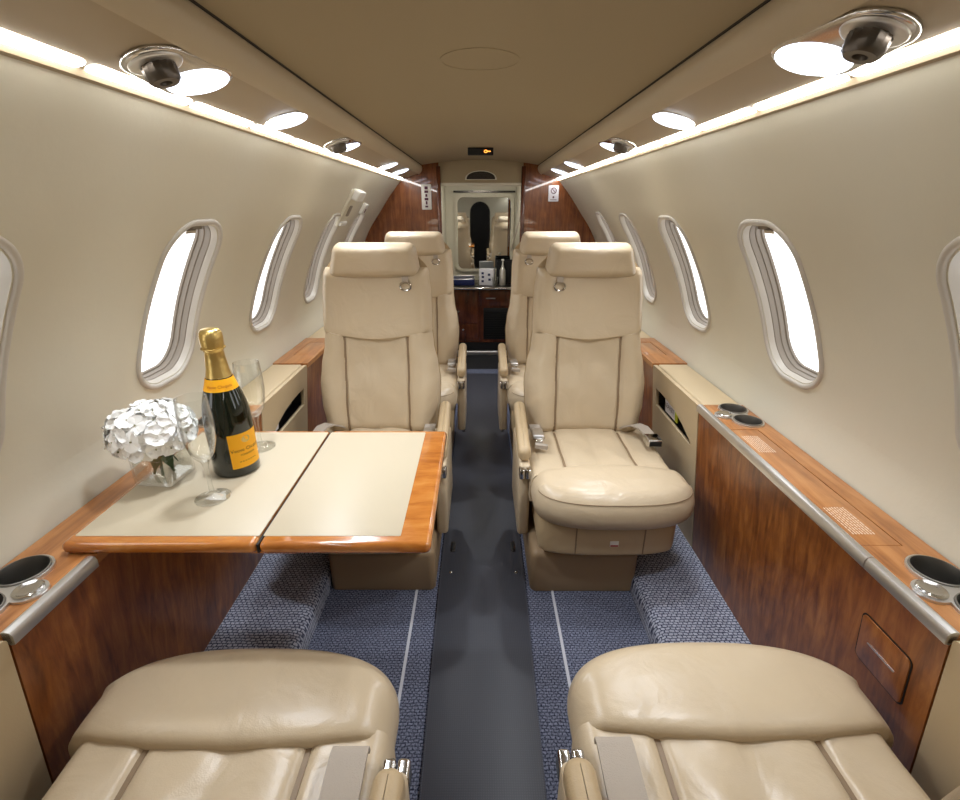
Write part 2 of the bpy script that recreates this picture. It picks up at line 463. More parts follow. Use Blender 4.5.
wn = 0
for sg in (-1, 1):
    for yc in WY:
        wn += 1
        w = bpy.data.objects.new('window_%d' % wn, None); COL.objects.link(w); w.location = wpt(yc, SC, 0, sg); struct(w)
        w.empty_display_size = .05
        def ring(mb, seq): return mb.loft([[wpt(y, s, d, sg) for y, s in hole_loop(yc, g)] for g, d in seq], False, False)
        ring(MB(), [(.017, .001), (.0165, -.003), (.0145, -.0055), (.011, -.0065), (.0065, -.006), (.004, -.004), (.002, .003), (-.003, .011), (-.004, .0155)]).build('frame', M['wframe'], w, True, 50)
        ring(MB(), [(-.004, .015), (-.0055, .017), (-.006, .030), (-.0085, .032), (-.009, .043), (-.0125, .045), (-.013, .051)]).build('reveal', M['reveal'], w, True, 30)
        L = hole_loop(yc, -.0125)
        pb = MB()
        cs = [(yc + (y - yc) * t, SC + (s - SC) * t) for t in (1, .66, .33, .02) for y, s in L]
        n = len(L)
        pb.loft([[wpt(*cs[i * n + j],  .050, sg) for j in range(n)] for i in range(4)], False, True)
        pb.build('pane', M['pane'], w, True)
        sb = MB()      # the shade, drawn up under the top of the reveal, with its little metal pull
        rows = [[wpt(yc + u * (HW - .0125) * k, SC - HH + .013 + v, .036, sg) for u in (-1, -.5, 0, .5, 1)] for v, k in ((0, .55), (.006, .72), (.013, .84), (.022, .9))]
        rows2 = [[wpt(yc + u * (HW - .0125) * k, SC - HH + .013 + v, .041, sg) for u in (-1, -.5, 0, .5, 1)] for v, k in ((0, .55), (.006, .72), (.013, .84), (.022, .9))]
        sb.shell(rows, rows2); sh = sb.build('shade', M['shade'], w, True)
        hb = MB(); P = []
        for d in (.024, .037): P.append([wpt(yc + .012 + u * .022, SC - HH + .028 + v, d, sg) for u, v in ((-1, 0), (1, 0), (1, .008), (-1, .008))])
        hb.loft(P); hh = hb.build('pull', M['chrome'], sh); hh.parent = sh
        hh.data.transform(Matrix.Translation(-Vector(w.location)))

# ceiling, edge gaps, beams, overhead panels
ys = [Y0, 0, 1, 2, 3, Y1, Y1 + .06]
cx = [(-.398 + .796 * i / 24) for i in range(25)]
cz = lambda x: 1.468 + .032 * (1 - (x / .398) ** 2)
struct(MB().shell([[(x, y, cz(x)) for x in cx] for y in ys], [[(x, y, cz(x) + .02) for x in cx] for y in ys]).build('ceiling', M['ceil']))
def extrude(path, name, m, sg, th=.004, ya=Y0, yb=Y1 + .01):
    a = [[(sg * x, y, z) for x, z in path] for y in (ya, yb)]
    b = [[(sg * (x + .001), y, z + th) for x, z in path] for y in (ya, yb)]
    return MB().shell(a, b).build(name, m)
BEAM = [(.402, 1.462), (.396, 1.452), (.396, 1.442), (.399, 1.432), (.406, 1.422), (.414, 1.4115), (.422, 1.4085), (.427, 1.411), (.427, 1.418)]
PA, PB = Vector((.420, 1.4150)), Vector((.523, 1.383))
EU = (PB - PA).normalized()
tn = 0
for sg, sd in ((-1, 'left'), (1, 'right')):
    tn += 1; struct(extrude(BEAM, 'trim_%d' % tn, M['beam'], sg))
    tn += 1; struct(extrude([(.392, 1.476), (.41, 1.472), (.415, 1.45)], 'trim_%d' % tn, M['gap'], sg))
    struct(extrude([(PA.x, PA.y), (.473, 1.400), (PB.x, PB.y)], 'ceiling_panel_' + sd, M['panel'], sg))
    side = 'on the side of the folding table' if sg < 0 else 'across the aisle from the folding table'
    strip = thing('light_strip', 'long white LED strip light above the cabin windows ' + side, 'strip light', (sg * .545, 1.2, 1.36))
    # half round diffuser tubes, end to end, over a pale lip
    def dif(ya, yb):
        L = []
        ce = PB + EU * .0145; nn_ = Vector((EU.y, -EU.x))
        for t, k in ((0, .2), (.004, .7), (.01, .93), (.018, 1), (yb - ya - .018, 1), (yb - ya - .01, .93), (yb - ya - .004, .7), (yb - ya, .2)):
            L.append([(sg * (ce.x + EU.x * .0115 * k * cos(a) + nn_.x * .0035 * k * sin(a)), ya + t, ce.y + EU.y * .0115 * k * cos(a) + nn_.y * .0035 * k * sin(a)) for a in [2 * pi * i / 14 for i in range(14)]])
        return MB().loft(L)
    start = .79 if sg < 0 else .84
    k = -8
    while start + k * .262 < Y1 - .05:
        ya = start + k * .262; yb = min(ya + .254, Y1 - .01); k += 1
        if ya < Y0: continue
        dif(ya, yb).build('diffuser', M['led'], strip, True)
    lp = [(.521, 1.3845), (.530, 1.3815), (.5445, 1.3755), (.5475, 1.3665), (.5525, 1.3635), (.556, 1.372), (.547, 1.391), (.525, 1.395)]
    MB().loft([[(sg * x, y, z) for x, z in lp] for y in (Y0, Y1)]).build('lip', M['panel'], strip, True)

# overhead reading lights and air vents
def on_panel(sg, y, u, v, h):
    """u along the cabin, v across the panel, h down out of it"""
    c = (PA + PB) / 2; n = Vector((EU.y, -EU.x)); q = c + EU * v + n * h
    return (sg * q.x, y + u, q.y)
SPOTS = []
def overhead(sg, y, vent, label):
    t = thing('reading_light', label, 'reading light', on_panel(sg, y, 0, 0, 0), 'overhead reading lights')
    f = lambda p, q, h: on_panel(sg, y, p, q, h)
    if vent:
        o = [(p[0], p[1]) for p in circ(0, 0, .056, 40)]
        o = []
        for i in range(60):
            a = 2 * pi * i / 60; dx, dy = cos(a), sin(a); best = 0
            for c_, r_ in [(-.0147 * q, .058 - .0016 * q) for q in range(9)]:
                b_ = dx * c_ * 0 + dx * (c_ + .05); q_ = b_ * b_ - ((c_ + .05) ** 2 - r_ * r_)
                if q_ > 0: best = max(best, b_ + sqrt(q_))
            o.append((-.05 + dx * best, dy * best))
        MB().pad(o, 0, .006, 0, .004, f=f, k=3).build('bezel', M['chrome'], t, True)
        MB().pad(circ(-.116, 0, .038), .004, .009, 0, .004, f=f, k=3).build('vent_cup', M['metal'], t, True)
        L = []
        for r, h in ((.021, .006), (.0235, .009), (.0225, .026), (.019, .031), (.009, .031), (.007, .024)):
            L.append([f(-.112 + (r * (1 + .05 * (j % 2) * (r > .021))) * cos(2 * pi * j / 32), r * (1 + .05 * (j % 2) * (r > .021)) * sin(2 * pi * j / 32), h) for j in range(32)])
        MB().loft(L).build('air_nozzle', M['noz'], t, True)
    else:
        MB().pad(circ(0, 0, .053, 36), 0, .005, 0, .004, f=f, k=3).build('bezel', M['chrome'], t, True)
    MB().pad([(a * 1.12, b * .96) for a, b in circ(0, 0, .052, 36)], .004, .007, 0, .003, .006, f=f, k=3).build('lens', M['lens'], t, True)
    SPOTS.append((sg, y))
ORD = ['', 'second', 'third', 'fourth', 'fifth']
for sg, yy in ((-1, (.955, 1.36, 1.93, 2.78, 3.2)), (1, (.82, 1.36, 1.93, 2.72, 3.2))):
    for i, y in enumerate(yy):
        side = 'table-side overhead panel' if sg < 0 else 'overhead panel opposite the table'
        if i == 0: lb = 'big round reading light with air nozzle, ' + side
        elif i == 4: lb = 'last round light before the wood partition, ' + side
        else: lb = ORD[i] + ' round light after the big air nozzle, ' + side
        overhead(sg, y, i in (0, 2), lb)

# floor, carpet ledges, partitions, galley recess
struct(MB().box(-.80, .80, Y0, Y1, -.05, 0).build('floor', M['carpet']))
for sg, sd in ((-1, 'left'), (1, 'right')):
    sec = [(.503, 0), (.506, .045), (.512, .060), (.525, .068), (.545, .070), (.80, .070), (.80, -.01), (.503, -.01)]
    struct(MB().loft([[(sg * x, y, z) for x, z in sec] for y in (Y0, Y1)]).build('floor_ledge_' + sd, M['carpetl']))
    x = .242 if sg > 0 else -.212
    struct(MB().box(x - .004, x + .004, Y0, 3.6, 0, .0025).build('floor_stripe_' + sd, M['stripe']))
    # polished wood partition
    xi = .284 if sg < 0 else .298
    out = [(xi, -.0), (xi, 1.43), (xi, 1.53), (.43, 1.53), (.44, 1.416), (.523, 1.382), (.553, 1.364)] + [(wpt(Y1, STOT * k / 40, 0, 1)[0], prof(STOT * k / 40)[1]) for k in range(1, 40)] + [(.79, 0)]
    struct(MB().loft([[(sg * x, y, z) for x, z in out] for y in (Y1 - .012, Y1 + .02)]).build('wall_partition_' + sd, M['woodw'], angle=25))
    tn += 1; struct(MB().rbox(min(sg * (xi - .012), sg * (xi + .016)), max(sg * (xi - .012), sg * (xi + .016)), Y1 - .02, Y1 + .03, 0, 1.46, .005).build('trim_%d' % tn, M['woodd']))
    struct(MB().box(sg * (xi + .012) if sg > 0 else -xi - .03, xi + .03 if sg > 0 else -xi - .012, Y1 + .03, 4.60, 0, 1.5).build('wall_galley_' + sd, M['wall']))
def cream(name, *b): return struct(MB().box(*b).build(name, M['wall']))
cream('wall_back', -.32, .33, 4.56, 4.60, 0, 1.52)
cream('ceiling_galley', -.32, .33, Y1 + .03, 4.60, 1.385, 1.42)
# arched header over the galley opening
hp = [(-.285, 1.352), (.299, 1.352), (.299, 1.50)] + [(x, cz(x) + .012) for x in (.2, .1, 0, -.1, -.2)] + [(-.285, 1.50)]
struct(MB().loft([[(x, y, z) for x, z in hp] for y in (Y1 - .005, Y1 + .03)]).build('wall_header', M['ceil'], angle=20))
tn += 1; struct(MB().rbox(-.285, .299, Y1 - .012, Y1 + .035, 1.338, 1.356, .005).build('trim_%d' % tn, M['wall']))
# front end behind the camera: a cream bulkhead with a dark doorway
struct(MB().holed([(-.86, -.03), (.86, -.03), (.86, 1.5), (-.86, 1.5)], [[(-.2, .02), (.2, .02), (.2, 1.1)] + [(.2 * cos(radians(a)), 1.1 + .2 * sin(radians(a))) for a in range(15, 180, 15)] + [(-.2, 1.1)]], Y0 - .03, Y0, lambda p, q, h: (p, h, q)).build('wall_front', M['wall']))
d = MB().box(-.3, .3, Y0 - .08, Y0 - .05, 0, 1.4).build('door_1', M['black']); struct(d)
struct(MB().box(-.31, .31, Y1, 4.6, -.05, 0.0).build('floor_galley', M['mat']))

# aisle runner
r = thing('aisle_runner', 'dark charcoal ribbed rubber runner along the middle of the aisle', 'floor runner', (.008, 1.2, 0))
def run_loop(z, ins):
    P = [(.141 - ins, Y0 + .02), (.1415 - ins, .45), (.154 - ins, 1.3), (.156 - ins, 2.4), (.156 - ins, 3.57), (-.138 + ins, 3.57), (-.138 + ins, 2.4), (-.139 + ins, 1.3), (-.130 + ins, .45), (-.129 + ins, Y0 + .02)]
    return [(x, y, z) for x, y in P]
MB().loft([run_loop(0.001, 0), run_loop(.010, 0), run_loop(.013, .006)]).build('mat_strip', M['rubber'], r, True)
for x, y in ((-.101, 1.51), (.123, 1.51), (-.093, 2.55), (.127, 2.55)):
    lt = MB().pad(rrect(x - .009, x + .009, y - .03, y + .03, .009), .012, .0165, 0, .003, k=3).build('latch_plate', M['dmetal'], r, True)
    MB().pad(rrect(x - .0045, x + .0045, y - .02, y + .02, .0045), .0164, .0172, 0, 0, k=2).build('slot', M['black'], lt, True)
for x, y in ((-.1025, 1.37), (.126, 1.37), (-.094, 2.95), (.128, 2.95)):
    MB().lathe([(.0055, .012), (.0055, .0150), (.003, .016)], (x, y, 0), 14, (False, True)).build('screw_head', M['chrome'], r, True)

# ------------------------------------------------------------------ seats
def interp(T, z):
    for (a, va), (b, vb) in zip(T, T[1:]):
        if z <= b:
            t = min(max((z - a) / (b - a), 0), 1); t = t * t * (3 - 2 * t); return va + (vb - va) * t
    return T[-1][1]
HWT = [(.36, .205), (.44, .216), (.50, .226), (.58, .229), (.64, .222), (.72, .206), (.78, .200), (.90, .198), (.97, .192), (1.02, .18)]
def rnd(t, r):
    t = min(max(t / r, 0), 1); return sqrt(max(0, 1 - (1 - t) ** 2))
def yb(z): return .552 + .185 * (z - .42)
def zl(x): return .736 + .032 * (min(abs(x), .2) / .19) ** 1.6

def seat(label, loc, rot, ai, buckled, sticker=False, group='cream leather cabin seats'):
    """local frame: the front of the cushion at y=0 facing -y; ai = side of the aisle armrest"""
    t = thing('cabin_seat', label, 'seat', loc, group, rot)
    if rot: t.scale = (1.06, 1, 1.03)
    R = random.Random(int(abs(loc[0] * 1000) + loc[1] * 977))
    xa = lambda a, b: (min(-ai * a, -ai * b), max(-ai * a, -ai * b))    # a,b measured with the aisle at negative x
    x0, x1 = xa(-.232 if loc[1] < 1.5 else -.200, .118)
    MB().rbox(x0, x1, .10, .52, 0, .155, .022, rt=.02, rb=.003).build('base_plinth', M['plinth'], t)
    # apron under the cushion, in three pieces
    def bow(x, a=.215, b=.05, n=2.6): return b * (1 - max(0, 1 - (abs(x) / a) ** n) ** (1 / n))
    o = [(x, .045 + bow(x)) for x in [-.2149 + .4298 * i / 28 for i in range(29)]] + [(.215, .5), (-.215, .5)]
    ap = MB().pad(o, .185, .312, .014, .01, k=3).build('front_apron', M['leather2'], t)
    for x in (-.105, .105):
        MB().tube([(x, .0445 + bow(x), z) for z in (.197, .25, .31)], .0022, 6).build('seam', M['pipe'], ap)
    if sticker:
        MB().box(.0, .026, .0435, .0455, .226, .246).build('warning_sticker', M['white'], ap)
        MB().box(.001, .025, .0428, .0437, .227, .232).build('warning_band', M['red'], ap)
    # rear cushion with two piped channels
    def cush(x, y):
        u = x / .238; e = rnd(1 - abs(u), .14) * rnd((.52 - y) / .34 + .35, .3)
        h = .360 + .046 * e
        h += .006 * cos(min(abs(abs(x) - .06) / .06, 1) * pi / 2) * (abs(x) < .119)
        h -= .010 * math.exp(-((abs(x) - .119) / .006) ** 2)
        h += .0025 * sin(x * 55 + 14 * y + R0) * sin(y * 34 + x * 9)
        return h
    R0 = R.random() * 6
    nx, ny = 64, 16
    top = [[(-.238 + .476 * i / nx, .175 + .345 * j / ny, cush(-.238 + .476 * i / nx, .175 + .345 * j / ny)) for i in range(nx + 1)] for j in range(ny + 1)]
    bot = [[(p[0], p[1], .305) for p in row] for row in top]
    MB().shell(top, bot).build('seat_cushion', M['leather'], t)
    for x in (-.119, .119):
        MB().ribbon([(x, y, cush(x, y) + .0035) for y in [.19 + .3 * k / 12 for k in range(13)]], .008, .004).build('piping', M['pipe'], t)
    # thick rounded front of the cushion
    a, yc, n = .250, .130, 2.6
    def yf(x): return yc * (1 - max(0, 1 - (abs(x) / a) ** n) ** (1 / n))
    def ysm(x): return .212 - .030 * (x / a) ** 2
    TOP = []; BOT = []; sh_ = ai * -.014
    for jj in range(29):
        tv = jj / 28; tv = (1 - cos(tv * pi / 2)) ; rt_ = []; rb2 = []
        for ii in range(57):
            x = a * sin((-1 + 2 * ii / 56) * pi / 2); y = yf(x) + (ysm(x) - yf(x)) * tv
            gap = min(yf(min(abs(x) + .001, a)) - yf(abs(x)), .01) / .001; dist = (y - yf(x)) / sqrt(1 + gap * gap)
            dist = min(dist, (a - abs(x)) * 1.0 + (0 if y < yc else 0)) if y > yc * .8 else dist
            e = rnd(dist, .052); back = .86 + .14 * rnd(ysm(x) - y, .05)
            cr = .014 * (1 - (x / a) ** 2) * min(1, (y - yf(x)) / .1)
            rt_.append((x + sh_, y, .350 + (.066 * e + cr * e) * (back if y > .1 else 1))); rb2.append((x + sh_, y, .350 - .057 * e))
        TOP.append(rt_); BOT.append(rb2)
    bo = MB().shell(TOP, BOT).build('front_bolster', M['leather'], t, angle=80)
    st = []
    for k in range(61):
        x = a * .985 * sin((-1 + 2 * k / 60) * pi / 2); e = .002
        dy = (yf(min(abs(x) + e, a)) - yf(abs(x) - e)) / (2 * e) if abs(x) > e else 0
        nx_, ny_ = -math.copysign(dy, x) if x else 0, 1.0; l = math.hypot(nx_, ny_)
        st.append((x + nx_ / l * .011 + sh_, yf(x) + ny_ / l * .011, .350 + .066 * rnd(.011, .052) + .004))
    if not rot: MB().tube(st, .0012, 5).build('stitching', M['pipe'], bo)
    # backrest shell
    zs = [.30 + .73 * k / 30 for k in range(31)]
    def shl(z, d): 
        h = interp(HWT, z) + .003
        if z > .98: h -= .03 * ((z - .98) / .05) ** 2
        return [(h * sin(pi / 2 * max(-1, min(1, u))) if False else h * u, yb(z) + d * (1 - abs(u) ** 4) + .012, z) for u in [-1 + 2 * i / 20 for i in range(21)]]
    MB().shell([shl(z, -.01) for z in zs], [shl(z, .075 if z < .95 else .075 * (1 - ((z - .95) / .09) ** 2) + .012) for z in zs]).build('backrest_shell', M['leather2'], t)
    # lower back cushion
    def dlow(x, z, hw, zt):
        u = abs(x) / hw
        d = .052 + .024 * math.exp(-((u - .74) / .20) ** 2) + .012 * math.exp(-((z - .53) / .09) ** 2) - .006 * (1 - min(u / .5, 1))
        d -= .011 * math.exp(-((abs(x) - .117) / .006) ** 2)
        d += .0022 * sin(z * 42 + x * 20 + R0) * sin(x * 30 + R0) * (u < .5)
        return d * rnd(1 - u, .24) * rnd((z - .385), .05)
    nu, nv = 64, 26; F = []; B = []
    for j in range(nv + 1):
        rf = []; rb_ = []
        for i in range(nu + 1):
            u = -1 + 2 * i / nu
            hw = interp(HWT, .39 + (.80 - .39) * j / nv); x = u * hw
            zt = zl(x) + .012; z = .385 + (zt - .385) * j / nv
            x = u * interp(HWT, z)
            rf.append((x, yb(z) - dlow(x, z, interp(HWT, z), zt) + .004, z)); rb_.append((x, yb(z) + .012, z))
        F.append(rf); B.append(rb_)
    lo = MB().shell(F, B).build('lower_back_cushion', M['leather'], t)
    for x in (-.117, .117):
        P = []
        for k in range(21):
            z = .40 + (zl(x) - .395) * k / 20
            P.append((x, yb(z) - dlow(x, z, interp(HWT, z), 1) + .001, z))
        MB().ribbon(P, .008, .004).build('piping', M['pipe'], lo)
    # upper back cushion, standing proud with a curved lower hem
    F = []; B = []; nv = 20
    for j in range(nv + 1):
        rf = []; rb_ = []
        for i in range(nu + 1):
            u = -1 + 2 * i / nu
            zb = zl(u * .195); z = zb + (.993 - zb) * j / nv
            x = u * (interp(HWT, z) + .002)
            d = (.062 + .006 * math.exp(-((abs(u) - .7) / .25) ** 2)) * rnd(1 - abs(u), .16)
            d *= (.72 + .28 * rnd(z - zb, .02)) * rnd(1.000 - z, .035)
            rf.append((x, yb(z) - d + .003, z)); rb_.append((x, yb(z) + .012, z))
        F.append(rf); B.append(rb_)
    MB().shell(F, B).build('upper_back_cushion', M['leather'], t)
    # headrest
    F = []; B = []; za, zb2 = .957, 1.081
    for jj in range(23):
        tz = .5 - .5 * cos(pi * jj / 22); z = za + (zb2 - za) * tz; rf = []; rb_ = []
        ez = min(z - za, zb2 - z); hw = .170 - .024 * tz - .022 * (1 - rnd(ez, .03)); 
        for ii in range(37):
            u = sin((-1 + 2 * ii / 36) * pi / 2); x = u * hw
            e = rnd(ez, .034) * rnd((1 - abs(u)) * hw, .034)
            rf.append((x, yb(z) - .02 - .056 * e - .010 * e * (1 - u * u), z)); rb_.append((x, yb(z) - .02 + .058 * e, z))
        F.append(rf); B.append(rb_)
    MB().shell(F, B).build('headrest', M['leather'], t, angle=70)
    bs = lambda v: -ai * v                            # aisle side is at negative v
    # belt guide hanging below the headrest, on the aisle half
    gx = bs(-.115) ; gz = .940; gy = yb(gz) - .066
    g = MB().tube([(gx + .019 * cos(2 * pi * k / 20), gy - .004, gz - .004 + .015 * sin(2 * pi * k / 20)) for k in range(20)], .0035, 7, True).build('belt_guide', M['chrome'], t)
    MB().ribbon([(gx, gy - .004, gz + .008), (gx, gy - .003, gz + .03)], .022, .005).build('belt_tab', M['strap'], g)
    # aisle armrest
    xc = bs(-.252)
    f = lambda p, q, h: (xc + q, (.262 if rot else .235) + p, .418 + .20 * p + h)
    MB().pad(rrect(0, .30, -.021, .021, .02, 6), 0, .042, .008, .017, f=f, k=5).build('armrest', M['leather2'], t)
    MB().rbox(xc - .019, xc + .019, .24 if rot else .215, .53, .14, .413, .012).build('armrest_panel', M['leather'], t)
    for k in (-1, 1):
        MB().rbox(xc + k * .0105 - .0095, xc + k * .0105 + .0095, .22 if rot else .195, .253 if rot else .228, .372, .408, .006).build('recline_button', M['chrome'], t)
    # belts
    if buckled:
        x = bs(-.195)
        b = MB().ribbon([(x, .49, .435), (x, .45, .437), (x + .004, .40, .436), (x + .004, .37, .437)], .040, .006).build('seat_belt', M['strap'], t)
        MB().rbox(x - .018, x + .022, .362, .43, .437, .452, .005).build('buckle', M['metal'], b)
        MB().rbox(x - .010, x + .014, .334, .362, .436, .446, .003).build('buckle_tongue', M['chrome'], b)
        MB().ribbon([(x - .015, .328, .4305), (x + .028, .320, .4285)], .018, .014, (0, 1, 0)).build('belt_end', M['strap'], b)
        x = bs(.175)
        s_ = -ai
        b = MB().ribbon([(x - s_ * .03, .49, .425), (x - s_ * .022, .47, .440), (x, .455, .452), (x + s_ * .02, .43, .451), (x + s_ * .028, .395, .444), (x + s_ * .03, .37, .437)], .042, .006, (1, .35 * s_, 0)).build('seat_belt', M['strap'], t)
        MB().rbox(x + s_ * .032 - .026, x + s_ * .032 + .026, .325, .385, .424, .450, .005).build('buckle', M['chrome'], b)
        MB().rbox(x + s_ * .032 - .021, x + s_ * .032 + .021, .3225, .34, .428, .446, .002).build('buckle_slot', M['black'], b)
    else:
        x = bs(-.190)
        MB().ribbon([(x + .0, .50, .445), (x + .001, .40, .436), (x + .002, .30, .4295), (x + .002, .235, .4345), (x + .002, .222, .430), (x + .002, .221, .420)], .052, .005).build('seat_belt', M['strap'], t)
    return t
seat('cream leather seat with belt buckle and red-banded sticker, facing from across the aisle, nearer row', (.400, 1.195, 0), 0, -1, True, True)
seat('cream leather seat directly behind the folding table, headrest facing the camera', (-.382, 1.20, 0), 0, 1, True)
seat('cream leather seat of the row by the wood partition, behind the seat with the sticker', (.370, 2.05, 0), 0, -1, True)
seat('cream leather seat of the row by the wood partition, behind the seat at the table', (-.345, 2.05, 0), 0, 1, True)
seat('cream leather seat in front of the folding table, seen as cushion with pale bolster', (-.393, .716, 0), pi, -1, False)
seat('cream leather seat beside the console with small ashtray door, seen as cushion only', (.407, .730, 0), pi, 1, False)

# ------------------------------------------------------------------ side consoles
ZT = .620
def px(z): return .690 + .118 * (ZT - z)
def side_x(z): return prof(s_at_z(z))[0] if z < 1.3 else .56
XW = .827
def dots(mb, ya, yb_, x0, x1, z, rows, rnd_):
    for r_ in range(rows):
        x = x0 + (x1 - x0) * r_ / (rows - 1) if rows > 1 else x0
        y = ya
        while y < yb_:
            l = .004 + rnd_.random() * .008
            mb.box(x - .0011, x + .0011, y, min(y + l, yb_), z, z + .0004); y += l + .002
    return mb
def cupset(sg, t, y, d):
    """two cups side by side along the console and a small round lid; d = +1 when the lid sits towards lower y"""
    c1, c2, c3 = (.776, y), (.776, y + d * -.090), (.727, y + d * -.046)
    cs = [(c1, .0425), (c2, .0425), (c3, .026), ((.762, y - d * .045), .036)]
    ctr = ((c1[0] + c2[0]) / 2 - .008, (c1[1] + c2[1]) / 2)
    o = []
    for i in range(72):
        a = 2 * pi * i / 72; dx, dy = cos(a), sin(a); best = 0
        for (c, r_) in cs:
            ex, ey = c[0] - ctr[0], c[1] - ctr[1]; b_ = dx * ex + dy * ey; q = b_ * b_ - (ex * ex + ey * ey - r_ * r_)
            if q > 0: best = max(best, b_ + sqrt(q))
        o.append((ctr[0] + dx * best, ctr[1] + dy * best))
    f = lambda p, q, h: (sg * p, q, h)
    pl = MB().holed(o, [circ(*c1, .0365), circ(*c2, .0365)], ZT, ZT + .005, f).build('cup_holder', M['metal'], t, True)
    for c in (c1, c2):
        MB().lathe([(.0395, .004), (.0385, .0075), (.0365, .008), (.0355, .005), (.0345, -.03), (.034, -.062), (.02, -.063)], (sg * c[0], c[1], ZT), 32, (False, True)).build('cup_liner', M['liner'], pl, True)
    MB().lathe([(.0215, .004), (.0215, .0085), (.019, .0105), (.016, .009), (.015, .0085), (.006, .0085)], (sg * c3[0], c3[1], ZT), 28, (False, True)).build('round_lid', M['chrome'], pl, True)
    return [circ(*c1, .037), circ(*c2, .037)]
def console(sg, ya, yb_, label, cups=(), lid=None, notices=(), door=None, trim=True, split=None):
    t = thing('side_console', label, 'console', (sg * .75, (ya + yb_) / 2, .07))
    f = lambda p, q, h: (sg * p, q, h)
    holes = []
    for (y, d) in cups: holes += cupset(sg, t, y, d)
    if lid:
        g = .0016
        x0, x1, y0, y1 = lid
        holes_l = [[(x0 - g, y0 - g), (x1 + g, y0 - g), (x1 + g, y1 + g), (x0 - g, y1 + g)]]
        MB().holed([(.688, ya), (XW, ya), (XW, yb_), (.688, yb_)], holes + holes_l, ZT - .018, ZT, f).build('top', M['woodt'], t, True)
        ld = MB().rbox(min(sg * x0, sg * x1), max(sg * x0, sg * x1), y0, y1, ZT - .018, ZT - .0002, .0015).build('lid', M['woodt'], t, True)
        rr = random.Random(3)
        for (y0n, y1n) in notices:
            dots(MB(), y0n, y1n, sg * .712, sg * .752, ZT - .0002, 8, rr).build('printed_notice', M['notice'], ld, True)
    else:
        MB().holed([(.688, ya), (XW, ya), (XW, yb_), (.688, yb_)], holes, ZT - .018, ZT, f).build('top', M['woodt'], t, True)
    zp = [.068, .2, .35, .5, ZT - .019]
    MB().loft([[f(px(z), y, z) for z in zp] + [f(px(z) + .02, y, z) for z in zp[::-1]] for y in (ya + .001, yb_ - .001)]).build('front_panel', M['woodp'], t, True)
    for y, nm in ((ya, 'end_panel'), (yb_ - .015, 'end_panel')):
        MB().loft([[f(px(z) + .02, yy, z) for z in zp] + [f(min(XW - .005, side_x(z) - .012), yy, z) for z in zp[::-1]] for yy in (y + .001, y + .015)]).build(nm, M['woodp'], t, True)
    if trim:
        segs = [(ya, .710)] if sg < 0 else [(ya, yb_)] if not split else [(ya, split - .001), (split + .001, yb_)]
        for a, b in segs:
            sec = [(.700, ZT + .0015), (.694, ZT + .003), (.687, ZT + .001), (.6835, ZT - .006), (.6845, ZT - .020), (.6925, ZT - .022), (.70, ZT - .01)]
            MB().loft([[f(x, y, z) for x, z in sec] for y in (a, b)]).build('edge_trim', M['metal'], t, True)
    if door:
        y0, y1, z0, z1 = door
        f2 = lambda p, q, h: (sg * (px(q) - h), p, q)
        D = MB().pad(rrect(y0, y1, z0, z1, .010, 4), .0005, .003, 0, .001, f=f2, k=2).build('door', M['woodp'], t, True)
        MB().holed(rrect(y0 - .003, y1 + .003, z0 - .003, z1 + .003, .012, 4), [rrect(y0 - .0005, y1 + .0005, z0 - .0005, z1 + .0005, .010, 4)], .0, .0012, f2).build('door_gap', M['black'], t, True)
        MB().pad(rrect(y0 + .022, y1 - .022, (z0 + z1) / 2 - .0012, (z0 + z1) / 2 + .0012, .001, 2), .0028, .0045, 0, 0, f=f2, k=2).build('handle', M['metal'], D, True)
    return t
console(1, .54, 1.43, 'long mahogany side console with metal edge, printed lid and small ashtray door', [(.668, 1), (1.388, 1)], (.702, .777, .742, 1.245), ((.775, .865), (1.11, 1.205)), (.585, .69, .412, .512), split=.705)
console(-1, .54, 1.43, 'mahogany side console under the folding table, with metal edge and cup holders', [(.668, 1), (1.388, 1)])
for sg in (1, -1):
    w = 'behind the seat with the sticker' if sg > 0 else 'behind the seat at the folding table'
    console(sg, 1.872, 2.278, 'short wood-topped console by the window ' + w, (), (.702, .785, 1.99, 2.2), trim=False)
    w = 'opposite the table' if sg > 0 else 'on the table side'
    console(sg, 2.732, 3.70, 'wood console against the partition, beside the far row, ' + w, (), None, trim=False)

def side_panel(sg, ya, yb_, label, slot=None):
    t = thing('side_ledge', label, 'side ledge', (sg * .75, (ya + yb_) / 2, .07))
    f = lambda p, q, h: (sg * (px(q) - .001 + (.0 - h)), p, q)
    o = rrect(ya + .0015, yb_ - .0015, .068, ZT - .004, .008, 3)
    # long edges subdivided so the face stays flat
    MB().holed(o, [slot] if slot else [], -.014, 0, f).build('face_panel', M['side'], t, True)
    MB().pad(rrect(min(sg * .708, sg * XW), max(sg * .708, sg * .826), ya + .002, yb_ - .002, .008), ZT - .028, ZT - .002, 0, .008, k=3).build('top_pad', M['side'], t, True)
    if slot:
        P = [(sg * (px(q) + .05), p, q) for p, q in slot]; Q = [(sg * (px(q) + .010), p, q) for p, q in slot]
        MB().loft([P, Q], True, False).build('pocket', M['black'], t, True)
    return t
def slot_at(dy):
    top = [(1.83, .513), (1.77, .513), (1.70, .510), (1.63, .503), (1.56, .487), (1.50, .467), (1.482, .460)]
    return [(y + dy, .455 + (z - .455) * 1.3) for y, z in [(1.482, .452), (1.60, .4535), (1.72, .4555), (1.832, .458)] + top]
SN = {1: 'across the aisle from the table', -1: 'on the table side'}
